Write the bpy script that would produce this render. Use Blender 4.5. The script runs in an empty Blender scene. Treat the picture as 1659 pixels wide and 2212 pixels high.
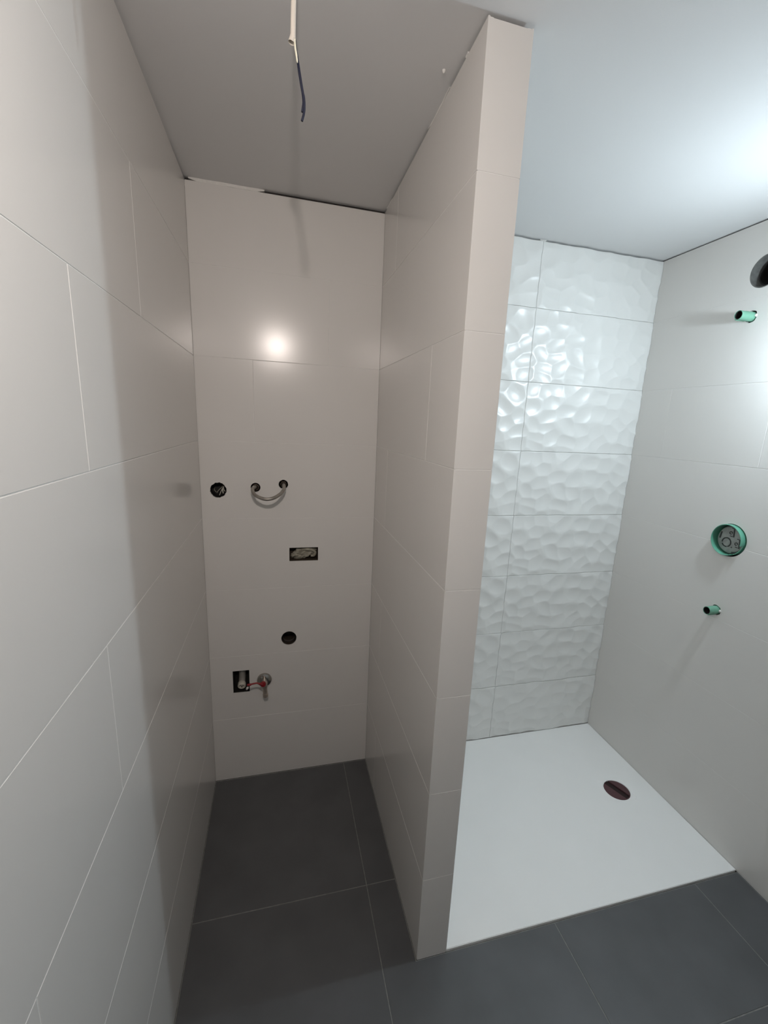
import bpy, bmesh, math, random
import numpy as np
from mathutils import Vector, Matrix, noise

C = bpy.context.scene.collection
random.seed(7)

# ------------------------------------------------------------------ camera
F_PX, W_PX, H_PX = 954.0, 1659.0, 2212.0
cam_d = bpy.data.cameras.new('camera')
cam_d.sensor_fit = 'VERTICAL'
cam_d.sensor_height = 24.0
cam_d.sensor_width = 18.0
cam_d.lens = F_PX / H_PX * 24.0
cam_d.shift_x = -26.58 / H_PX
cam_d.shift_y = 26.33 / H_PX
cam_d.clip_start = 0.02
cam = bpy.data.objects.new('camera', cam_d)
C.objects.link(cam)
RIGHT = Vector((0.96677, -0.25127, 0.04705))
DOWN = Vector((-0.01194, -0.22823, -0.97353))
FWD = Vector((0.25536, 0.94062, -0.22365))
m = Matrix.Identity(4)
for i in range(3):
    m[i][0] = RIGHT[i]; m[i][1] = -DOWN[i]; m[i][2] = -FWD[i]
m.translation = Vector((0.2955, -1.8338, 1.6289))
cam.matrix_world = m
bpy.context.scene.camera = cam

# ------------------------------------------------------------------ world, exposure, lamp strengths
wd = bpy.data.worlds.new('world'); bpy.context.scene.world = wd
wd.use_nodes = True
wd.node_tree.nodes['Background'].inputs[0].default_value = (0.5, 0.52, 0.55, 1)
wd.node_tree.nodes['Background'].inputs[1].default_value = 0.3
vs = bpy.context.scene.view_settings
vs.view_transform = 'Standard'; vs.look = 'None'; vs.gamma = 1.0; vs.exposure = 0.0
vs.use_curve_mapping = False
bpy.context.scene.cycles.max_bounces = 12
bpy.context.scene.cycles.diffuse_bounces = 7
COOL = ((0.775, 0.91, 1.0), 655.0)      # bulb in the shower, just outside the frame
WARM = ((1.0, 0.885, 0.82), 1540.0)       # bulb above and behind the camera

# ------------------------------------------------------------------ materials
def nodes(name):
    mt = bpy.data.materials.new(name); mt.use_nodes = True
    nt = mt.node_tree; b = nt.nodes['Principled BSDF']
    return mt, nt, b
def mat(name, col, rough=0.5, metal=0.0, var=0.04, scale=8.0, bump=0.0, bscale=200.0, spec=0.5, bdist=0.001):
    mt, nt, b = nodes(name)
    b.inputs['Roughness'].default_value = rough
    b.inputs['Metallic'].default_value = metal
    b.inputs['Specular IOR Level'].default_value = spec
    tc = nt.nodes.new('ShaderNodeTexCoord')
    nz = nt.nodes.new('ShaderNodeTexNoise'); nz.inputs['Scale'].default_value = scale
    nz.inputs['Detail'].default_value = 5
    nt.links.new(tc.outputs['Object'], nz.inputs['Vector'])
    rp = nt.nodes.new('ShaderNodeValToRGB')
    rp.color_ramp.elements[0].position = 0.3; rp.color_ramp.elements[1].position = 0.7
    rp.color_ramp.elements[0].color = tuple(c * (1 - var) for c in col) + (1,)
    rp.color_ramp.elements[1].color = tuple(min(1, c * (1 + var)) for c in col) + (1,)
    nt.links.new(nz.outputs['Fac'], rp.inputs['Fac'])
    nt.links.new(rp.outputs['Color'], b.inputs['Base Color'])
    if bump:
        n2 = nt.nodes.new('ShaderNodeTexNoise'); n2.inputs['Scale'].default_value = bscale
        n2.inputs['Detail'].default_value = 4
        nt.links.new(tc.outputs['Object'], n2.inputs['Vector'])
        bp = nt.nodes.new('ShaderNodeBump'); bp.inputs['Strength'].default_value = bump
        bp.inputs['Distance'].default_value = bdist
        nt.links.new(n2.outputs['Fac'], bp.inputs['Height'])
        nt.links.new(bp.outputs['Normal'], b.inputs['Normal'])
    return mt
def emit(name, col, strength):
    mt, nt, b = nodes(name)
    nt.nodes.remove(b)
    e = nt.nodes.new('ShaderNodeEmission')
    e.inputs[0].default_value = tuple(col) + (1,); e.inputs[1].default_value = strength
    nt.links.new(e.outputs[0], nt.nodes['Material Output'].inputs[0])
    return mt

M = dict(
    tile=mat('wall_tile_glaze', (0.69, 0.675, 0.65), 0.205, var=0.010, scale=3, spec=0.38),
    relief=mat('relief_tile_glaze', (0.75, 0.755, 0.735), 0.30, var=0.01, scale=3),
    grout=mat('white_grout', (0.72, 0.71, 0.69), 0.85, var=0.05, scale=40),
    cement=mat('dark_cement', (0.035, 0.032, 0.03), 0.95, var=0.3, scale=30),
    paint=mat('ceiling_paint', (0.71, 0.71, 0.71), 0.9, var=0.012, scale=2, bump=0.12, bscale=400, bdist=0.0008, spec=0.2),
    floor=mat('anthracite_floor_tile', (0.094, 0.097, 0.100), 0.45, var=0.10, scale=7, bump=0.10, bscale=150, bdist=0.0006),
    fgrout=mat('grey_floor_grout', (0.22, 0.22, 0.21), 0.9, var=0.2, scale=60),
    tray=mat('white_resin_tray', (0.90, 0.905, 0.895), 0.5, var=0.01, scale=6, bump=0.25, bscale=120, bdist=0.0006),
    maroon=mat('maroon_plastic', (0.085, 0.034, 0.040), 0.45, var=0.1),
    sheath=mat('white_cable_sheath', (0.66, 0.61, 0.54), 0.5),
    wirewhite=mat('cream_wire', (0.75, 0.72, 0.58), 0.4),
    wireblue=mat('blue_wire', (0.004, 0.006, 0.026), 0.55),
    black=mat('black_plastic', (0.012, 0.011, 0.010), 0.7, var=0.2),
    brownpipe=mat('brown_pipe_plastic', (0.045, 0.034, 0.026), 0.55, var=0.2),
    brownbox=mat('brown_box_plastic', (0.05, 0.036, 0.022), 0.7, var=0.3, scale=30),
    steel=mat('dull_grey_metal_pipe', (0.30, 0.28, 0.25), 0.38, metal=0.55, var=0.15, scale=40),
    brass=mat('dark_brass_fitting', (0.12, 0.095, 0.075), 0.4, metal=0.7, var=0.2, scale=60),
    chrome=mat('chrome', (0.45, 0.43, 0.40), 0.18, metal=1.0, var=0.03),
    nickel=mat('nickel_tap_body', (0.52, 0.46, 0.40), 0.3, metal=0.75, var=0.1, scale=50),
    red=mat('red_lever_coating', (0.24, 0.008, 0.012), 0.4),
    whitepvc=mat('grey_white_pipe', (0.30, 0.285, 0.26), 0.5, var=0.12, scale=40),
    whitecap=mat('white_plug_plastic', (0.55, 0.53, 0.46), 0.5, var=0.15, scale=70),
    rag=mat('crumpled_film', (0.30, 0.28, 0.22), 0.45, var=0.35, scale=45),
    green=mat('green_pipe_plastic', (0.15, 0.35, 0.25), 0.38, var=0.1, scale=30),
    greenring=mat('green_ring_plastic', (0.12, 0.36, 0.255), 0.3, var=0.08),
    cover=mat('grey_cover_plastic', (0.28, 0.30, 0.285), 0.55, var=0.18, scale=50, bump=0.3, bscale=90),
    mark=mat('dark_moulded_mark', (0.035, 0.04, 0.038), 0.6),
    concrete=mat('grey_duct_wall', (0.13, 0.13, 0.122), 0.8, var=0.2, scale=60),
    plaster=mat('white_plaster', (0.72, 0.71, 0.68), 0.95, var=0.05, scale=80, bump=0.4, bscale=90, bdist=0.002),
    socket=mat('white_lamp_socket', (0.7, 0.7, 0.7), 0.4),
    cool=emit('cool_bulb_glow', *COOL), warm=emit('warm_bulb_glow', *WARM),
)

# ------------------------------------------------------------------ helpers
def obj(name, bm, material, parent=None, smooth=False, recalc=True):
    if recalc:
        bmesh.ops.recalc_face_normals(bm, faces=bm.faces)
    me = bpy.data.meshes.new(name); bm.to_mesh(me); bm.free()
    if smooth:
        for p in me.polygons: p.use_smooth = True
        me.set_sharp_from_angle(angle=math.radians(38))
    o = bpy.data.objects.new(name, me); C.objects.link(o)
    me.materials.append(material)
    if parent is not None: o.parent = parent
    return o
def thing(name, label, cat, loc, group=None):
    o = bpy.data.objects.new(name, None); C.objects.link(o); o.location = loc
    o.empty_display_size = 0.05
    o['label'] = label; o['category'] = cat
    if group: o['group'] = group
    return o
def under(parent, *objs):
    # meshes are written in room coordinates: shift them to their thing's base
    for o in objs:
        o.parent = parent
        o.data.transform(Matrix.Translation(-Vector(parent.location)))
def bm_box(a, b, bm=None, bevel=0.0):
    bm = bm or bmesh.new()
    r = bmesh.ops.create_cube(bm, size=1.0)
    s = [abs(b[i] - a[i]) for i in range(3)]; c = [(a[i] + b[i]) / 2 for i in range(3)]
    bmesh.ops.transform(bm, matrix=Matrix.Translation(c) @ Matrix.Diagonal((*s, 1)), verts=r['verts'])
    if bevel:
        es = [e for e in bm.edges if all(v in set(r['verts']) for v in e.verts)]
        bmesh.ops.bevel(bm, geom=es, offset=bevel, segments=2, affect='EDGES')
    return bm
def basis(d):
    d = Vector(d).normalized()
    a = Vector((0, 0, 1)) if abs(d.z) < 0.9 else Vector((1, 0, 0))
    x = a.cross(d).normalized(); y = d.cross(x)
    return x, y, d
def bm_lathe(profile, origin, axis, seg=32, bm=None, closed=False, wob=0.0):
    # profile: (radius, distance along axis) pairs swept round the axis
    bm = bm or bmesh.new()
    x, y, d = basis(axis); o = Vector(origin); rings = []
    rr = [1 + random.uniform(-wob, wob) for _ in range(seg)]
    for r, t in profile:
        if r < 1e-6:
            rings.append([bm.verts.new(o + d * t)])
        else:
            rings.append([bm.verts.new(o + d * t + (x * math.cos(2 * math.pi * k / seg) + y * math.sin(2 * math.pi * k / seg)) * r * rr[k]) for k in range(seg)])
    pairs = list(zip(rings, rings[1:]))
    if closed: pairs.append((rings[-1], rings[0]))
    for A, B in pairs:
        for k in range(seg):
            q = [A[k % len(A)], A[(k + 1) % len(A)], B[(k + 1) % len(B)], B[k % len(B)]]
            u = []
            for v in q:
                if v not in u: u.append(v)
            if len(u) > 2: bm.faces.new(u)
    return bm
def smooth_path(pts, n=8):
    P = [Vector(p) for p in pts]; out = []
    for i in range(len(P) - 1):
        p0, p1, p2, p3 = P[max(i - 1, 0)], P[i], P[i + 1], P[min(i + 2, len(P) - 1)]
        for k in range(n):
            t = k / n
            out.append(0.5 * ((2 * p1) + (p2 - p0) * t + (2 * p0 - 5 * p1 + 4 * p2 - p3) * t * t + (3 * p1 - p0 - 3 * p2 + p3) * t ** 3))
    return out + [P[-1]]
def bm_tube(path, r, seg=12, bm=None, caps=True):
    bm = bm or bmesh.new(); rings = []
    rs = r if isinstance(r, (list, tuple)) else [r] * len(path)
    t0 = (path[1] - path[0]).normalized(); x, y, _ = basis(t0)
    for i, p in enumerate(path):
        t = (path[min(i + 1, len(path) - 1)] - path[max(i - 1, 0)]).normalized()
        x = (x - t * x.dot(t)).normalized(); y = t.cross(x)
        rings.append([bm.verts.new(p + (x * math.cos(2 * math.pi * k / seg) + y * math.sin(2 * math.pi * k / seg)) * rs[i]) for k in range(seg)])
    for A, B in zip(rings, rings[1:]):
        for k in range(seg): bm.faces.new([A[k], A[(k + 1) % seg], B[(k + 1) % seg], B[k]])
    if caps:
        bm.faces.new(rings[0][::-1]); bm.faces.new(rings[-1])
    return bm
def cut(o, *bms):
    # real holes: exact boolean difference, baked at once
    for b in bms:
        bmesh.ops.recalc_face_normals(b, faces=b.faces)
        me = bpy.data.meshes.new('cutter'); b.to_mesh(me); b.free()
        c = bpy.data.objects.new('cutter', me); C.objects.link(c)
        md = o.modifiers.new('hole', 'BOOLEAN'); md.operation = 'DIFFERENCE'; md.solver = 'EXACT'; md.object = c
        bpy.context.view_layer.update()
        ev = o.evaluated_get(bpy.context.evaluated_depsgraph_get())
        nm = bpy.data.meshes.new_from_object(ev)
        o.modifiers.clear(); o.data = nm
        bpy.data.objects.remove(c)
def bm_disc_cut(c, axis, r, d0=-0.05, d1=0.3, seg=40, wob=0.0):
    return bm_lathe([(0, d0), (r, d0), (r, d1), (0, d1)], c, axis, seg, wob=wob)
def bm_rot_quad(c, w, h, ang, d0, d1):
    bm = bm_box((-w / 2, d0, -h / 2), (w / 2, d1, h / 2))
    bm.transform(Matrix.Translation(c) @ Matrix.Rotation(ang, 4, 'Y'))
    return bm

class Frame:
    def __init__(s, o, u, n): s.o = Vector(o); s.u = Vector(u); s.n = Vector(n)
    def p(s, u, v, d=0.0): return s.o + s.u * u + Vector((0, 0, v)) + s.n * d
def inset(poly, e):
    n = len(poly); area = sum(poly[i][0] * poly[(i + 1) % n][1] - poly[(i + 1) % n][0] * poly[i][1] for i in range(n))
    sg = 1 if area > 0 else -1; out = []
    for i in range(n):
        a = Vector(poly[i - 1]); b = Vector(poly[i]); c = Vector(poly[(i + 1) % n])
        d1 = (b - a).normalized(); d2 = (c - b).normalized()
        n1 = Vector((-d1.y, d1.x)) * sg; n2 = Vector((-d2.y, d2.x)) * sg
        k = (n1 + n2) / (1 + n1.dot(n2))
        out.append(tuple(b + k * e))
    return out
def bm_tile(poly, place, depth, bev, proud=0.0):
    bm = bmesh.new(); ins = inset(poly, bev)
    A = [bm.verts.new(place(u, v, -depth)) for u, v in poly]
    B = [bm.verts.new(place(u, v, proud - bev)) for u, v in poly]
    D = [bm.verts.new(place(u, v, proud)) for u, v in ins]
    n = len(poly)
    for X, Y in ((A, B), (B, D)):
        for i in range(n): bm.faces.new([X[i], X[(i + 1) % n], Y[(i + 1) % n], Y[i]])
    bm.faces.new(D); bm.faces.new(A[::-1])
    return bm

# ------------------------------------------------------------------ room measures (metres)
HC = 2.40                       # ceiling
XP1, XP2, XR = 0.692, 0.790, 1.989
YF, YS, YN = -0.865, 0.014, -3.10
ROWS = [0.004, 0.313, 0.617, 0.921, 1.225, 1.529, 1.833, 2.137, 2.4]
J = 0.0009                      # half of a joint
TD, GD, GB = 0.0040, 0.0006, 0.012

def structure(name, bm, m_, parent=None):
    o = obj(name, bm, m_, parent)
    if parent is None: o['kind'] = 'structure'
    return o
def tiled(wall, fr, u0, u1, joints, top_gap, cutters=(), name='tile', first=0.0, last=0.0):
    """joints: for each row the u positions of its vertical joints; cutters: (row span, maker)"""
    made = []
    for k in range(8):
        z0, z1 = ROWS[k] + (J if k else 0), ROWS[k + 1] - (J if k < 7 else top_gap)
        us = [u0] + sorted(j for j in joints[k] if u0 + 0.02 < j < u1 - 0.02) + [u1]
        for i, (a, b) in enumerate(zip(us, us[1:])):
            a2 = a + (first if i == 0 else J); b2 = b - (last if i == len(us) - 2 else J)
            poly = [(a2, z0), (b2, z0), (b2, z1), (a2, z1)]
            o = obj(name, bm_tile(poly, fr.p, TD, 0.0005, random.uniform(-0.00010, 0.00010)), M['tile'], wall)
            for cu, cz, cr, mk in cutters:
                if a2 - cr < cu < b2 + cr and z0 - cr < cz < z1 + cr: cut(o, mk())
            made.append(o)
    return made
def slab(fr, u0, u1, z0, z1, d0, d1):
    a, b = fr.p(u0, z0, d0), fr.p(u1, z1, d1)
    return bm_box(a, b)

# ------------------------------------------------------------------ walls
fL = Frame((0, 0, 0), (0, -1, 0), (1, 0, 0))
fB = Frame((0, 0, 0), (1, 0, 0), (0, -1, 0))
fR = Frame((XR, 0, 0), (0, -1, 0), (-1, 0, 0))
fP = Frame((XP1, 0, 0), (0, -1, 0), (-1, 0, 0))
fQ = Frame((XP2, 0, 0), (0, -1, 0), (1, 0, 0))
fF = Frame((0, YF, 0), (1, 0, 0), (0, -1, 0))
fS = Frame((0, YS, 0), (1, 0, 0), (0, -1, 0))

# left wall
wl = structure('wall_left', slab(fL, -0.10, -YN, 0, HC, -0.12, -GB), M['cement'])
obj('grout_bed', slab(fL, 0.0, -YN, 0, HC - 0.007, -GB, -GD), M['grout'], wl)
tiled(wl, fL, 0.001, -YN, [[1.1, 2.0, 2.9], [1.47, 2.37], [1.345, 2.245], [1.025, 1.925, 2.825],
      [1.4, 2.3], [1.02, 1.92, 2.82], [0.65, 1.55, 2.45], [1.2, 2.1, 3.0]], 0.007)

# alcove back wall with its cut-outs
HOLE_WIRE = (0.0645, 1.339, 0.030)
HOLE_L, HOLE_R = (0.2042, 1.3508), (0.3123, 1.3641)
BOX = (0.3335, 0.4530, 1.0380, 1.0965)
DRAIN = (0.329, 0.683, 0.0325)
SQ = (0.0905, 0.1590, 0.4405, 0.5455)
def hole_round(x, z, r, d0=-0.03, d1=0.10, wob=0.0, seed=1):
    def mk():
        random.seed(seed)
        return bm_disc_cut((x, 0, z), (0, 1, 0), r, d0, d1, 36, wob)
    return (x, z, r, mk)
def hole_rect(x0, x1, z0, z1, d0=-0.03, d1=0.10):
    return ((x0 + x1) / 2, (z0 + z1) / 2, (x1 - x0) / 2, lambda: bm_rot_quad(((x0 + x1) / 2, 0, (z0 + z1) / 2), x1 - x0, z1 - z0, 0, d0, d1))
back_holes = [hole_round(*HOLE_WIRE, wob=0.05, seed=3), hole_round(*HOLE_L, 0.0185), hole_round(*HOLE_R, 0.0185, wob=0.03, seed=5),
              hole_rect(*BOX), hole_round(*DRAIN), hole_rect(*SQ)]
wb = structure('wall_back', slab(fB, 0, XP1, 0, HC, -0.16, -GB), M['cement'])
gb = obj('grout_bed', slab(fB, 0, XP1, 0, HC - 0.012, -GB, -GD), M['grout'], wb)
for o in (wb, gb):
    for h in back_holes: cut(o, h[3]())
tiled(wb, fB, 0.0005, XP1 - 0.0005, [[], [], [], [], [], [0.205], [0.487], []], 0.010, back_holes)

# partition
wp = structure('wall_partition', bm_box((XP1 + GB, YF + GB, 0), (XP2 - GB, 0.10, HC)), M['cement'])
obj('grout_bed', slab(fP, 0, -YF - 0.002, 0, HC - 0.006, -GB, -GD), M['grout'], wp)
obj('grout_bed', slab(fF, XP1 + 0.002, XP2 - 0.002, 0, HC - 0.008, -GB, -GD), M['grout'], wp)
obj('grout_bed', slab(fQ, 0, -YF - 0.002, 0, HC - 0.006, -GB, -GD), M['grout'], wp)
odd, even = [0.2], [0.65]
tiled(wp, fP, 0.001, -YF, [odd, [], odd, [], odd, even, [], odd], 0.006)
tiled(wp, fF, XP1, XP2, [[]] * 8, 0.009)
tiled(wp, fQ, 0.0, -YF, [even, odd] * 4, 0.006)

# right wall with the shower rough-in
VENT = (-0.472, 2.222, 0.056)
STUB1, STUB2 = (-0.452, 2.072), (-0.562, 0.956)
MIX = (-0.5575, 1.245, 0.0645)
def rhole(y, z, r, wob=0.0, seed=1, d1=0.13):
    def mk():
        random.seed(seed)
        return bm_disc_cut((XR, y, z), (1, 0, 0), r, -0.03, d1, 40, wob)
    return (-y, z, r, mk)
right_holes = [rhole(*VENT, d1=0.26), rhole(STUB1[0] - 0.001, STUB1[1], 0.0215, 0.05, 2), rhole(STUB2[0] - 0.001, STUB2[1], 0.0205, 0.07, 4), rhole(*MIX)]
wr = structure('wall_right', slab(fR, -0.1, -YN, 0, HC, -0.30, -GB), M['cement'])
gr_ = obj('grout_bed', slab(fR, -YS, -YN, 0, HC - 0.005, -GB, -GD), M['grout'], wr)
for o in (wr, gr_):
    for h in right_holes: cut(o, h[3]())
o1 = [1.15, 2.05, 2.95]; o2 = [0.16, 0.60, 1.50, 2.40]; o3 = [0.97, 1.87, 2.77]
tiled(wr, fR, -YS - 0.003, -YN, [o1, o3, o1, o3, o1, o2, o1, o3], 0.005, right_holes)

# shower wall: relief tiles, hammered dishes with sharp ridges, same pattern on every tile
ws = structure('wall_shower', bm_box((XP2 - 0.02, YS + GB + 0.004, 0), (XR, YS + 0.12, HC)), M['cement'])
obj('grout_bed', bm_box((XP2, YS + 0.0007, 0), (XR, YS + GB + 0.004, HC - 0.006)), M['grout'], ws)
TW, TH = 0.90, 0.304
rng = np.random.default_rng(11)
seeds = []
while len(seeds) < 50:                     # irregular but even: best of several candidates, periodic over one tile
    best = None
    for c in range(14):
        q = (rng.uniform(0, TW), rng.uniform(0, TH))
        d = min([min(abs(q[0] - p[0]), TW - abs(q[0] - p[0])) ** 2 * 0.55 + min(abs(q[1] - p[1]), TH - abs(q[1] - p[1])) ** 2 for p in seeds] or [9])
        if best is None or d > best[0]: best = (d, q)
    q = best[1]
    seeds.append((q[0], q[1], rng.uniform(-0.8, 0.8), rng.uniform(0.72, 0.98), rng.uniform(-0.020, 0.020), rng.uniform(-0.035, 0.025), rng.uniform(0, 0.0006)))
def relief_height(U, V):
    H = np.full(U.shape, 1e9)
    for su, sv, an, asp, tu, tv, c0 in seeds:
        for ou in (-TW, 0, TW):
            for ov in (-TH, 0, TH):
                du, dv = U - su - ou, V - sv - ov
                a = (du * math.cos(an) + dv * math.sin(an)) * asp; b = (-du * math.sin(an) + dv * math.cos(an)) / asp
                H = np.minimum(H, (a * a + b * b) * 2.9 + tu * du + tv * dv + c0)
    return np.minimum(H, 0.0054 + 0.3 * (H - 0.0054))
def relief_mesh(name, u0, u1, h):
    st = 0.0032
    nu, nv = int((u1 - u0) / st) + 1, int(h / st) + 1
    us = np.linspace(u0, u1, nu); vs_ = np.linspace(0, h, nv)
    U, V = np.meshgrid(us, vs_)
    Hh = relief_height(U, V)
    # slight rounding of the ridges
    G = Hh.copy(); G[1:-1, 1:-1] = (Hh[1:-1, 1:-1] * 4 + Hh[:-2, 1:-1] + Hh[2:, 1:-1] + Hh[1:-1, :-2] + Hh[1:-1, 2:]) / 8
    Y = np.minimum(-G, 0.0005)
    verts = np.stack([U - u0, Y, V], -1).reshape(-1, 3).tolist()
    idx = np.arange(nu * nv).reshape(nv, nu)
    faces = np.stack([idx[:-1, :-1], idx[:-1, 1:], idx[1:, 1:], idx[1:, :-1]], -1).reshape(-1, 4).tolist()
    border = list(idx[0, :]) + list(idx[1:, -1]) + list(idx[-1, -2::-1]) + list(idx[-2:0:-1, 0])
    base = len(verts)
    for i in border:
        v = verts[i]; verts.append([v[0], 0.0030, v[2]])
    n = len(border)
    sides = [[int(border[i]), base + i, base + (i + 1) % n, int(border[(i + 1) % n])] for i in range(n)]
    me = bpy.data.meshes.new(name); me.from_pydata(verts, [], faces + sides); me.update()
    sm = [True] * len(faces) + [False] * n
    me.polygons.foreach_set('use_smooth', sm)
    me.materials.append(M['relief'])
    return me
XJ = 1.371
JR = 0.00042
full_h = TH - 2 * JR
relief_left = relief_mesh('relief_tile', TW - (XJ - JR - XP2), TW, full_h)
relief_right = relief_mesh('relief_tile', 0.0, XR - 0.0003 - XJ - JR, full_h)
top_h = HC - 0.006 - ROWS[7] - JR
relief_left_top = relief_mesh('relief_tile', TW - (XJ - JR - XP2), TW, top_h)
relief_right_top = relief_mesh('relief_tile', 0.0, XR - 0.0003 - XJ - JR, top_h)
for k in range(8):
    z = ROWS[k] + JR
    for x, me, mt_ in ((XP2, relief_left, relief_left_top), (XJ + JR, relief_right, relief_right_top)):
        o = bpy.data.objects.new('relief_tile', mt_ if k == 7 else me); C.objects.link(o)
        o.location = (x, YS, z if k else ROWS[0] + 0.004); o.parent = ws

# wall behind the camera closes the room
structure('wall_front', bm_box((-0.12, YN - 0.1, 0), (XR + 0.12, YN, HC)), M['paint'])

# ceiling with plaster fillers that bridge parts of the gap above the tiles
ce = structure('ceiling', bm_box((-0.12, YN - 0.1, HC), (XR + 0.30, 0.20, HC + 0.08)), M['paint'])
def filler(fr, u0, u1, gap, depth):
    random.seed(int(u0 * 1000) + 3)
    n = max(3, int((u1 - u0) / 0.025)); bm = bmesh.new(); rows = []
    for i in range(n + 1):
        u = u0 + (u1 - u0) * i / n; e = 0.35 if i in (0, n) else 1.0
        lo = HC - gap * e * random.uniform(0.85, 1.15); d = depth + random.uniform(-0.0008, 0.0008)
        rows.append([bm.verts.new(fr.p(u, HC, -0.011)), bm.verts.new(fr.p(u, lo, -0.011)), bm.verts.new(fr.p(u, lo, d)), bm.verts.new(fr.p(u, HC, d))])
    for A, B in zip(rows, rows[1:]):
        for k in range(4): bm.faces.new([A[k], A[(k + 1) % 4], B[(k + 1) % 4], B[k]])
    bm.faces.new(rows[0][::-1]); bm.faces.new(rows[-1])
    return obj('plaster_filler', bm, M['plaster'], ce)
filler(fB, 0.012, 0.258, 0.0095, -0.001)
filler(fS, 1.358, 1.388, 0.006, -0.001)
filler(fL, 0.19, 0.62, 0.0058, -0.0035)
filler(fL, 0.60, 1.25, 0.0055, -0.0045)
filler(fP, 0.02, 0.10, 0.006, -0.001)
filler(fP, 0.50, 0.66, 0.0055, -0.0005)
filler(fP, 0.752, 0.766, 0.006, -0.0005)
bm = bm_lathe([(0, 0), (0.004, 0.0), (0.003, 0.004), (0.0, 0.007)], (0.662, -0.702, HC), (0, 0, -1), 10)
obj('plaster_nib', bm, M['plaster'], ce, True)

# ------------------------------------------------------------------ floor
fl = structure('floor', bm_box((-0.12, YN - 0.1, -0.10), (XR + 0.30, 0.20, -0.010)), M['cement'])
bm = bm_box((0, YN, -0.010), (XR, YF, -0.0009)); bm_box((0, YF, -0.010), (XP1, 0, -0.0009), bm)
obj('grout_bed', bm, M['fgrout'], fl)
def fplace(u, v, d): return Vector((u, v, d))
GX, GY, PITCH, JF = 0.583, -0.605, 0.600, 0.0014
for i in range(-1, 3):
    for k in range(-5, 2):
        x0, x1 = GX + PITCH * i + JF, GX + PITCH * (i + 1) - JF
        y0, y1 = GY + PITCH * k + JF, GY + PITCH * (k + 1) - JF
        x0, x1 = max(x0, 0.003), min(x1, XR - 0.003)
        y0, y1 = max(y0, YN + 0.002), min(y1, -0.003)
        if y1 - y0 < 0.01 or x1 - x0 < 0.01: continue
        xa, yb = XP1 - 0.003, YF - 0.002
        if x1 <= xa or y1 <= yb: poly = [(x0, y0), (x1, y0), (x1, y1), (x0, y1)]
        elif x0 < xa and y0 < yb: poly = [(x0, y0), (x1, y0), (x1, yb), (xa, yb), (xa, y1), (x0, y1)]
        elif x0 < xa: poly = [(x0, y0), (xa, y0), (xa, y1), (x0, y1)]
        elif y0 < yb: poly = [(x0, y0), (x1, y0), (x1, yb), (x0, yb)]
        else: continue
        obj('floor_tile', bm_tile(poly, fplace, 0.006, 0.0007, random.uniform(-0.0001, 0.0001)), M['floor'], fl)

# ------------------------------------------------------------------ shower tray and drain
DX, DY, DR = 1.805, -0.434, 0.0575
tr = obj('shower_tray', bm_box((XP2 + 0.001, YF + 0.004, -0.0085), (XR - 0.001, YS - 0.005, 0.0065), bevel=0.0015), M['tray'])
tr['label'] = 'wide white resin shower tray lying flush with the dark floor tiles'
tr['category'] = 'shower tray'
bm = bmesh.new()
q = []
for z, e in ((0.0057, 0.062), (0.0080, 0.068)):          # shallow square sink around the outlet
    ring = []
    for cx, cy, a0 in ((1, 1, 0), (-1, 1, 90), (-1, -1, 180), (1, -1, 270)):
        for t in range(6):
            a = math.radians(a0 + t * 18)
            ring.append(bm.verts.new((DX + cx * (e - 0.018) + 0.018 * math.cos(a), DY + cy * (e - 0.018) + 0.018 * math.sin(a), z)))
    q.append(ring)
n = len(q[0])
for i in range(n): bm.faces.new([q[0][i], q[0][(i + 1) % n], q[1][(i + 1) % n], q[1][i]])
bm.faces.new(q[0][::-1]); bm.faces.new(q[1])
cut(tr, bm, bm_disc_cut((DX, DY, 0), (0, 0, 1), DR, -0.007, 0.05, 56))
cap = obj('drain_cap', bm_lathe([(0, 0), (DR - 0.0008, 0), (DR - 0.0008, 0.0105), (DR - 0.0020, 0.0115), (0, 0.0115)], (DX, DY, -0.007), (0, 0, 1), 56), M['maroon'], None, True)
ang = math.atan2(-0.099, 0.040)
gm = bm_box((-0.0535, -0.0150, 0.0005), (0.0535, 0.0150, 0.03)); gm.transform(Matrix.Translation((DX + 0.004, DY + 0.003, 0)) @ Matrix.Rotation(ang, 4, 'Z') @ Matrix.Translation((0, 0, -0.0045)))
cut(cap, gm)
sl = bm_box((-0.0530, -0.0146, -0.0010), (0.0530, 0.0146, 0.0004)); sl.transform(Matrix.Translation((DX + 0.004, DY + 0.003, 0)) @ Matrix.Rotation(ang, 4, 'Z'))
slo = obj('slot', sl, mat('slot_dark_maroon', (0.014, 0.0025, 0.003), 0.6))
cap.parent = tr; slo.parent = cap
cap['label'] = 'round maroon plastic cap with a wide dark slot'

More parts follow.
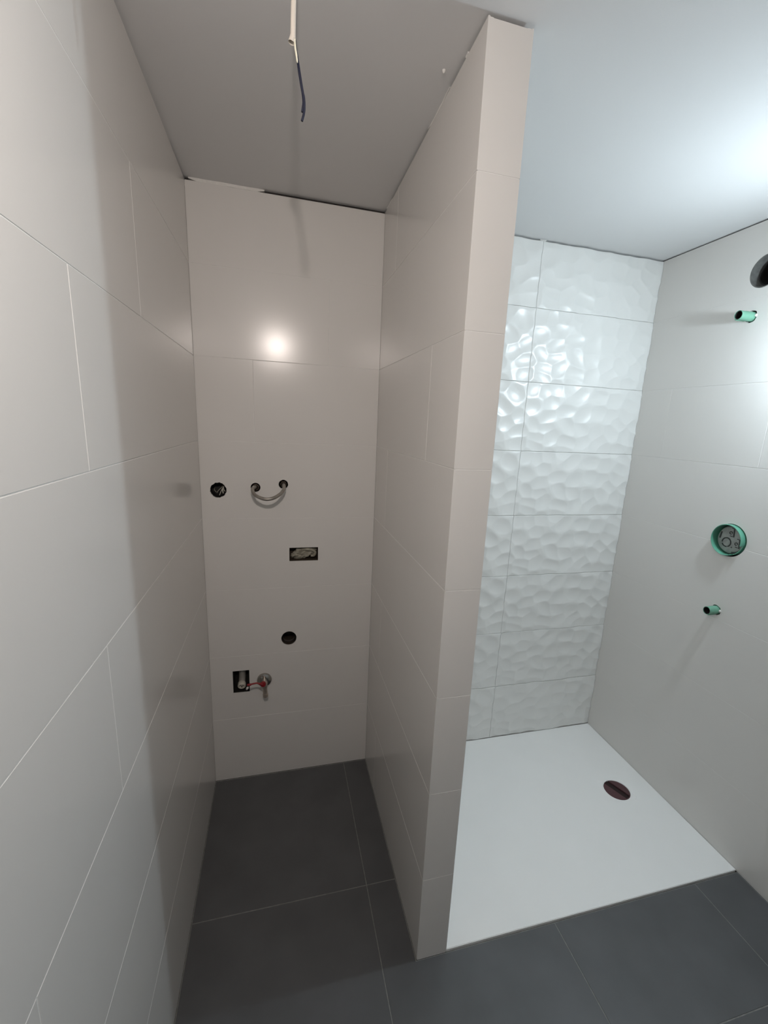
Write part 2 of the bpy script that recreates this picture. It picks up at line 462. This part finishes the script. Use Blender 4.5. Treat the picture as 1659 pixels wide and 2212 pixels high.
# ------------------------------------------------------------------ things on the alcove wall
# 1 round hole with loose wires
x, z, r = HOLE_WIRE
t = thing('junction_hole', 'rough round black hole with loose wire ends, left of the bent grey pipe', 'junction box', (x, 0.05, z))
random.seed(3)
cup = obj('cup', bm_lathe([(r - 0.001, 0.006), (r - 0.001, 0.055), (0, 0.055), (0, 0.057), (r + 0.001, 0.057), (r + 0.001, 0.006)], (x, 0, z), (0, 1, 0), 36, wob=0.03), M['black'], None, True)
under(t, cup)
wires = [[(x + .012, .05, z + .012), (x + .014, .022, z + .006), (x + .008, .010, z - .008), (x + .003, .006, z - .021)],
         [(x + .010, .05, z + .010), (x + .010, .020, z + .008), (x + .000, .012, z - .002), (x - .006, .010, z - .010)],
         [(x + .016, .05, z + .010), (x + .018, .018, z + .012), (x + .020, .010, z + .000), (x + .024, .008, z - .006)],
         [(x + .015, .05, z + .004), (x + .014, .020, z + .002), (x + .016, .010, z - .010), (x + .017, .008, z - .014)],
         [(x - .018, .05, z + .004), (x - .017, .022, z + .000), (x - .012, .016, z - .008), (x - .004, .014, z - .012)]]
for i, wpts in enumerate(wires):
    under(t, obj('wire', bm_tube(smooth_path(wpts), 0.0012 if i != 3 else 0.002, 8), M['rag' if i in (1, 4) else 'whitecap'], None, True))

# 2 bent pipe bridging two water outlets
t = thing('pipe_bridge', 'grey metal pipe bent into a U between two wall outlets', 'pipe', (0.258, 0, 1.357))
P = [(0.2042, 0.020, 1.3508), (0.2035, -0.005, 1.3530), (0.1985, -0.035, 1.3560), (0.1960, -0.062, 1.3490), (0.2060, -0.086, 1.3350), (0.2284, -0.100, 1.3253),
     (0.2504, -0.105, 1.3217), (0.2760, -0.100, 1.3263), (0.3002, -0.082, 1.3393), (0.3130, -0.056, 1.3530), (0.3140, -0.030, 1.3625), (0.3128, -0.005, 1.3640), (0.3123, 0.020, 1.3641)]
under(t, obj('tube', bm_tube(smooth_path(P, 6), 0.0066, 16), M['steel'], None, True))
for hx, hz in (HOLE_L, HOLE_R):
    f = obj('fitting', bm_lathe([(0.0072, 0.030), (0.0072, 0.003), (0.0105, -0.001), (0.0130, 0.0005), (0.0140, 0.005), (0.0140, 0.03)], (hx, 0, hz), (0, 1, 0), 6 if hx > 0.25 else 24, closed=True), M['brass'], None, hx < 0.25)
    under(t, f)

# 3 rectangular mechanism box with crumpled film and cable
x0, x1, z0, z1 = BOX
t = thing('electrical_box', 'rectangular brown wall box with crumpled pale film stuffed inside', 'electrical box', ((x0 + x1) / 2, 0.05, (z0 + z1) / 2))
def open_box(x0, x1, z0, z1, d, w=0.0015, front=0.002):
    bm = bmesh.new()
    bm_box((x0, front, z0), (x0 + w, d, z1), bm); bm_box((x1 - w, front, z0), (x1, d, z1), bm)
    bm_box((x0 + w, front, z0), (x1 - w, d, z0 + w), bm); bm_box((x0 + w, front, z1 - w), (x1 - w, d, z1), bm)
    bm_box((x0, d, z0), (x1, d + w, z1), bm)
    return bm
e = 0.0004
under(t, obj('box_shell', open_box(x0 + e, x1 - e, z0 + e, z1 - e, 0.048), M['brownbox']))
bm = bmesh.new(); bmesh.ops.create_icosphere(bm, subdivisions=5, radius=1.0)
for v in bm.verts:
    n1 = noise.noise(v.co * 1.7 + Vector((3, 1, 4))); n2 = abs(noise.noise(v.co * 3.6 + Vector((7, 2, 1)))); n3 = abs(noise.noise(v.co * 8.0))
    k = 0.80 + 0.34 * n1 + 0.42 * n2 + 0.18 * n3
    v.co = Vector((v.co.x * 0.0520 * k, v.co.y * 0.018 * k, v.co.z * 0.0210 * k))
bm.transform(Matrix.Translation((0.392, 0.026, 1.067)) @ Matrix.Rotation(math.radians(-14), 4, 'Y'))
for v in bm.verts:
    v.co.x = min(max(v.co.x, x0 + .004), x1 - .004); v.co.y = min(max(v.co.y, 0.006), .045); v.co.z = min(max(v.co.z, z0 + .004), z1 - .004)
under(t, obj('crumpled_film', bm, M['rag'], None, True))
under(t, obj('cable', bm_tube(smooth_path([(0.385, .020, 1.082), (0.405, .010, 1.086), (0.428, .009, 1.083), (0.441, .012, 1.070), (0.436, .016, 1.056), (0.424, .018, 1.054)]), [0.0062] * 33 + [0.0055] * 8, 12), M['rag'], None, True))

# 4 round waste pipe
x, z, r = DRAIN
t = thing('drain_pipe', 'dark round waste pipe opening in the alcove wall above the tap', 'pipe', (x, 0.05, z))
under(t, obj('pipe', bm_lathe([(r - .0035, .004), (r - .0035, .030), (r - .006, .031), (r - .006, .085), (0, .085), (0, .087), (r - .001, .087), (r - .001, .004)], (x, 0, z), (0, 1, 0), 40, closed=False), M['brownpipe'], None, True))
under(t, obj('seal', bm_lathe([(r - .0055, .018), (r - .0075, .020), (r - .0055, .022), (r - .0040, .020)], (x, 0, z), (0, 1, 0), 40, closed=True), M['black'], None, True))

# 5 square recess with a capped pipe
x0, x1, z0, z1 = SQ
t = thing('recessed_box', 'small upright rectangular black recess beside the red-levered tap', 'wall box', ((x0 + x1) / 2, 0.07, (z0 + z1) / 2))
under(t, obj('box_shell', open_box(x0 + e, x1 - e, z0 + e, z1 - e, 0.066), M['black']))
bm = bmesh.new(); bmesh.ops.create_icosphere(bm, subdivisions=2, radius=1.0)
for v in bm.verts:
    k = 1 + 0.35 * noise.noise(v.co * 2.3); v.co = Vector((v.co.x * .006 * k, v.co.y * .006 * k, v.co.z * .0085 * k))
bm.transform(Matrix.Translation((x1 - .0105, 0.010, z0 + .0105)) @ Matrix.Rotation(math.radians(28), 4, 'Y'))
under(t, obj('mortar_lump', bm, M['plaster'], None, True))
t = thing('capped_pipe', 'pale upright pipe with a round plugged end inside the black recess', 'pipe', (0.125, 0.05, 0.47))
under(t, obj('pipe', bm_tube(smooth_path([(0.1275, .040, .541), (0.127, .040, .510), (0.1262, .038, .490), (0.1255, .030, .475), (0.1252, .018, .466)]), 0.0145, 20), M['whitepvc'], None, True))
under(t, obj('collar', bm_lathe([(0.0150, .022), (0.0170, .018), (0.0172, .002), (0.0150, -.001), (0.0120, -.001), (0.0120, .006), (0.0, .006), (0.0, .022)], (0.1252, 0.004, 0.4660), (0, 1, 0.35), 28), M['whitecap'], None, True))
bm = bmesh.new()
for dx, dz in ((-.005, .003), (.006, .002), (0, -.006)):
    bm_lathe([(0, .0065), (.0024, .0065), (.0020, .003), (0, .0025)], (0.1252 + dx, 0.004, 0.466 + dz), (0, 1, 0.35), 10, bm)
under(t, obj('plug', bm, M['brownpipe'], None, True))

# 6 tap with red lever
tx, tz = 0.2216, 0.4925
t = thing('wall_tap', 'small chrome wall tap with a red lever, low in the alcove', 'tap', (tx, 0, tz))
under(t, obj('escutcheon', bm_lathe([(0, -.0002), (.0315, -.0002), (.0318, -.003), (.0295, -.0085), (.020, -.013), (.0125, -.0145), (0, -.0145)], (tx, 0, tz), (0, 1, 0), 40), M['chrome'], None, True))
B = Vector((0.2232, -0.052, 0.5085))
bm = bm_lathe([(0, -.012), (.0095, -.012), (.0095, -.028), (.0115, -.030), (.0115, -.040), (.0135, -.044), (.0135, -.062), (.010, -.066), (0, -.066)], (tx, 0, tz), (-.03, 1, -.25), 24)
under(t, obj('valve_body', bm, M['nickel'], None, True))
bm = bm_lathe([(0, .0), (.0120, .0), (.0115, .018), (.0098, .024), (.0098, .046), (.0085, .047), (.0085, .052), (.0112, .053), (.0112, .066), (.0090, .068), (.0075, .066), (.0075, .058), (0, .058)], (0.2230, -0.052, 0.506), (.07, .03, -1), 24)
under(t, obj('outlet', bm, M['nickel'], None, True))
lv = bmesh.new()
bm_lathe([(0, -.006), (.0105, -.006), (.012, -.003), (.012, .004), (.009, .008), (0, .009)], (0.2193, -0.074, 0.5165), (0, -1, .1), 20, lv)
bm_tube(smooth_path([(0.2193, -.077, .5170), (0.208, -.081, .5225), (0.1947, -.081, .5280), (0.178, -.081, .5265), (0.1604, -.081, .5240)]), [0.0062] * 6 + [0.0046] * 6 + [0.0034] * 21, 10, lv)
lever = obj('lever', lv, M['red'], None, True)
under(t, lever)
grip = obj('grip', bm_lathe([(0, -.002), (.0040, -.001), (.0052, .004), (.0052, .012), (.0040, .016), (0, .0165)], (0.1560, -0.0808, 0.5234), (1, 0, .05), 14), M['red'], None, True)
grip.parent = lever; grip.data.transform(Matrix.Translation(-Vector(t.location)))

# ------------------------------------------------------------------ shower rough-in on the right wall
y, z, r = VENT
t = thing('vent_duct', 'large round grey duct opening high on the right wall near the ceiling', 'vent', (XR + 0.1, y, z))
under(t, obj('duct', bm_lathe([(r - .0005, -.0002), (r - .0035, .0004), (r - .0045, .036), (r - .009, .037), (r - .009, .24), (0, .24), (0, .245), (r - .0005, .245)], (XR, y, z), (1, 0, 0), 56), M['concrete'], None, True))
under(t, obj('shade_lining', bm_lathe([(r - .0092, .032), (r - .0135, .032), (r - .0135, .236), (0, .236), (0, .238), (r - .0092, .238)], (XR, y, z), (1, 0, 0), 56), M['black'], None, True))  # black lining added to stand in for the shade deep inside the duct

def stub(loc, length, label, seed, tab_angle):
    y, z = loc; random.seed(seed)
    t = thing('pipe_stub', label, 'pipe', (XR, y, z))
    R1, R0 = 0.0168, 0.0142
    under(t, obj('pipe', bm_lathe([(R1, .012), (R1, -length * .55), (R1 - .0008, -length * .58), (R1 - .0006, -length + .001), (R1 - .0016, -length), (R0 + .0005, -length), (R0, -length + .002), (R0 - .001, -.006), (0, -.006), (0, .012)], (XR, y, z), (1, 0, 0), 30), M['green'], None, True))
    under(t, obj('bore', bm_lathe([(R0 + .0002, -length + .0012), (R0 - .0015, -length + .0012), (R0 - .0020, -.004), (0, -.004), (0, -.003), (R0 - .0009, -.003)], (XR, y, z), (1, 0, 0), 30), M['black'], None, True))
    a = tab_angle
    tb = bm_box((XR - length * .98, -.0022, R1 - .0010), (XR - length * .30, .0022, R1 + .0022), bevel=.0006)
    tb.transform(Matrix.Translation((0, y, z)) @ Matrix.Rotation(a, 4, 'X'))
    under(t, obj('rib', tb, M['green']))
    ch = bmesh.new(); bmesh.ops.create_icosphere(ch, subdivisions=2, radius=.0055)
    for v in ch.verts: v.co *= 1 + .3 * noise.noise(v.co * 300); v.co.x *= .6
    ch.transform(Matrix.Translation((XR - .001, y - .0185, z + .002)))
    under(t, obj('mortar_chip', ch, M['plaster'], None, True))
    return t
stub(STUB1, 0.060, 'upper mint green pipe stub, just below the round duct opening', 2, math.radians(215))
stub(STUB2, 0.046, 'lower mint green pipe stub, below the grey round valve box', 4, math.radians(150))

# built-in mixer box
my, mz = -0.5535, 1.2460
RO, RI, RP = 0.0610, 0.0580, 0.0190
t = thing('mixer_box', 'round grey valve box with a green plastic rim set in the right wall', 'valve box', (XR, my, mz))
def xo(y, z, d): return Vector((XR - d, y, z))
ring = obj('rim', bm_lathe([(RI, .06), (RI, -RP + .001), (RI + .001, -RP), (RO - .001, -RP), (RO, -RP + .001), (RO, .06)], (XR, my, mz), (1, 0, 0), 56, closed=True), M['greenring'], None, True)
notch = bmesh.new()          # broken-out segment of the rim, lower side towards the room
pts = [(0.045 * math.cos(math.radians(k)), 0.045 * math.sin(math.radians(k))) for k in (-10, -36, -62)] + [(0.10 * math.cos(math.radians(k)), 0.10 * math.sin(math.radians(k))) for k in (-62, -36, -10)]
lo_ = [notch.verts.new((XR - .0030, my - c, mz + s_)) for c, s_ in pts]; hi_ = [notch.verts.new((XR - .040, my - c, mz + s_)) for c, s_ in pts]
for k in range(6): notch.faces.new([lo_[k], lo_[(k + 1) % 6], hi_[(k + 1) % 6], hi_[k]])
notch.faces.new(lo_); notch.faces.new(hi_[::-1])
cut(ring, notch)
under(t, ring)
CY, CZ = -0.5560, 1.2458
cv = bm_lathe([(0, .0020), (.030, .0020), (.0490, .0024), (.0512, .0040), (.0520, .0100), (.0548, .0110), (.0548, .06), (0, .06)], (XR, CY, CZ), (1, 0, 0), 56)
cover = obj('cover', cv, M['cover'], None, True); under(t, cover)
def mark(name, bm, mm='mark'):
    o = obj(name, bm, M[mm], None, True); o.parent = cover
    o.data.transform(Matrix.Translation(-Vector(t.location))); return o
FX, SH = -0.0020, 0.0045
def arc_ring(cy, cz, r, w, a0, a1, h=0.0016):
    n = 40; bm = bmesh.new(); rows = []
    for i in range(n + 1):
        a = math.radians(a0 + (a1 - a0) * i / n); c, s = math.cos(a), math.sin(a)
        rows.append([bm.verts.new(xo(cy + SH - c * rr, cz + s * rr, dd)) for rr, dd in ((r - w, FX - .0006), (r - w * .6, FX + h), (r + w * .6, FX + h), (r + w, FX - .0006))])
    for A, B in zip(rows, rows[1:]):
        for k in range(3): bm.faces.new([A[k], A[k + 1], B[k + 1], B[k]])
        bm.faces.new([A[3], A[0], B[0], B[3]])
    bm.faces.new(rows[0]); bm.faces.new(rows[-1][::-1])
    return bm
OC = (-0.5485, 1.2337)
mark('ring_mark', arc_ring(*OC, 0.0172, 0.0027, -62, 188)); mark('ring_mark', arc_ring(*OC, 0.0172, 0.0027, 205, 285))
def bar(a, b, w=0.0022, h=0.0016):
    A, B_ = Vector((0, *a)), Vector((0, *b)); L = (B_ - A).length
    bm = bm_box((-.0006, -w, -L / 2), (h, w, L / 2), bevel=.0005)
    d = B_ - A
    bm.transform(Matrix.Translation((XR - FX, (A.y + B_.y) / 2 + SH, (A.z + B_.z) / 2)) @ Matrix.Rotation(math.atan2(-d.y, d.z), 4, 'X') @ Matrix.Diagonal((-1, 1, 1, 1)))
    return bm
for a, b, c in (((-0.5692, 1.2935), (-0.5725, 1.2589), (-0.5590, 1.2735)), ((-0.5976, 1.2566), (-0.6010, 1.2206), (-0.5875, 1.2360))):
    mark('bar_mark', bar(a, b)); mark('loop_mark', arc_ring(*c, 0.0052, 0.0017, -10, 300))
    mark('dash_mark', bar((a[0] + .010, a[1] - .001), (a[0] + .001, a[1] - .002), .0014)); mark('dash_mark', bar((c[0] + .002, c[1] - .012), (c[0] - .009, c[1] - .013), .0014))
mark('bar_mark', bar((-0.5226, 1.2705), (-0.5190, 1.2440), .003, .0010))
mark('slot_mark', bar((-0.5750, 1.2000), (-0.5925, 1.2022), .0018, .0009))
mark('screw_hole', bm_lathe([(0, .0), (.0026, .0), (.0026, .0007), (0, .0007)], xo(-0.5721 + SH, 1.2186, FX), (-1, 0, 0), 12))

# ------------------------------------------------------------------ cable hanging from the ceiling
cx, cy = 0.3285, -0.885
t = thing('ceiling_cable', 'white sheathed cable with blue wire ends hanging from the ceiling', 'cable', (cx, cy, HC))
zs = 2.262
path = smooth_path([(cx + .003, cy + .004, HC + .01), (cx + .002, cy + .002, 2.36), (cx, cy, 2.30), (cx - .0010, cy, zs)])
under(t, obj('sheath', bm_tube(path, [.0044] * (len(path) - 3) + [.0045, .0048, .0050], 16), M['sheath'], None, True))
fp = bm_lathe([(.0046, .006), (.0052, .0), (.0058, -.0055), (.0046, -.0045), (.0040, .0)], (cx - .0022, cy, zs), (.25, 0, 1), 12, closed=True)
under(t, obj('torn_sheath_end', fp, M['sheath'], None, True))
under(t, obj('white_wire', bm_tube(smooth_path([(cx + .001, cy - .001, zs + .01), (cx + .0026, cy - .002, 2.252), (cx + .0046, cy - .002, 2.240), (cx + .0064, cy - .002, 2.229)]), [.0018] * 18 + [.0015] * 4 + [.0010] * 3, 10), M['wirewhite'], None, True))
for off, end, dy in ((0, [(cx + .0176, cy, 2.180), (cx + .0185, cy, 2.167), (cx + .0172, cy, 2.156), (cx + .0140, cy, 2.145)], -.001), (1, [(cx + .0168, cy, 2.176), (cx + .0160, cy, 2.168), (cx + .0146, cy, 2.160)], .0015)):
    pts = [(cx + .001, cy + .002, zs + .01), (cx + .0045, cy + .004, 2.250), (cx + .0070, cy + .003, 2.236), (cx + .0092, cy + dy, 2.220), (cx + .0130, cy + dy, 2.200), (cx + .0155, cy + dy, 2.188)] + [(a, b + dy, c) for a, b, c in end]
    under(t, obj('blue_wire', bm_tube(smooth_path(pts), .0021, 10), M['wireblue'], None, True))

# ------------------------------------------------------------------ the two bulbs that light the room (outside the frame)
def wall_bulb(loc, aim, glow, label, rad=0.032):
    # led bulb in a holder on the right wall: round glowing dome, opaque body towards the wall
    x, y, z = loc; aim = Vector(aim).normalized(); loc = Vector(loc)
    t = thing('light_bulb', label, 'bulb', (XR, y, z))
    dome = [(0, -rad)] + [(rad * math.sin(a), -rad * math.cos(a)) for a in [math.pi * k / 16 for k in range(1, 10)]]
    under(t, obj('dome', bm_lathe(dome, loc, aim * -1, 28), M[glow], None, True))
    under(t, obj('body', bm_lathe([(rad * .90, rad * .21), (rad * 1.02, rad * .18), (rad * 1.0, rad * .35), (.015, .055), (.0138, .078), (0, .079)], loc, aim * -1, 28), M['socket'], None, True))
    hold = loc - aim * .07
    under(t, obj('holder', bm_lathe([(0, 0), (.0175, 0), (.0175, .030), (.010, .036), (0, .036)], hold, aim * -1, 24), M['black'], None, True))
    e0 = hold - aim * .034
    under(t, obj('flex', bm_tube(smooth_path([e0, e0 - aim * .008, Vector((XR - .006, e0.y, e0.z + .010)), Vector((XR + .002, e0.y, e0.z + .011))]), .003, 8), M['sheath'], None, True))
wall_bulb((1.858, -0.869, 2.014), (-1, 0, -0.95), 'cool', 'bare cool white bulb in a black holder on the right wall by the tray')
def spot_lamp(loc, aim, glow, label, rad=0.024):
    x, y, z = loc
    t = thing('spot_lamp', label, 'lamp', (x, y, HC))
    under(t, obj('lens', bm_lathe([(0, -.004), (rad * .5, -.0032), (rad, 0), (rad, .004), (0, .004)], loc, Vector(aim) * -1, 32), M[glow], None, True))
    under(t, obj('housing', bm_lathe([(rad + .001, -.004), (rad + .004, -.004), (rad + .003, .012), (.022, .045), (.014, .075), (0, .078), (0, .0055), (rad + .001, .0055)], loc, Vector(aim) * -1, 32), M['socket'], None, True))
    bk = Vector(loc) - Vector(aim).normalized() * .076
    under(t, obj('flex', bm_tube(smooth_path([bk, bk + Vector((0, -.02, .01)), Vector((x, bk.y - .02, (z + HC) / 2 + .04)), Vector((x, bk.y - .02, HC + .004))]), .003, 8), M['sheath'], None, True))
spot_lamp((0.290, -1.850, 2.153), (-0.32, 1, -0.48), 'warm', 'white warm spot lamp hanging behind the viewer, aimed at the alcove')
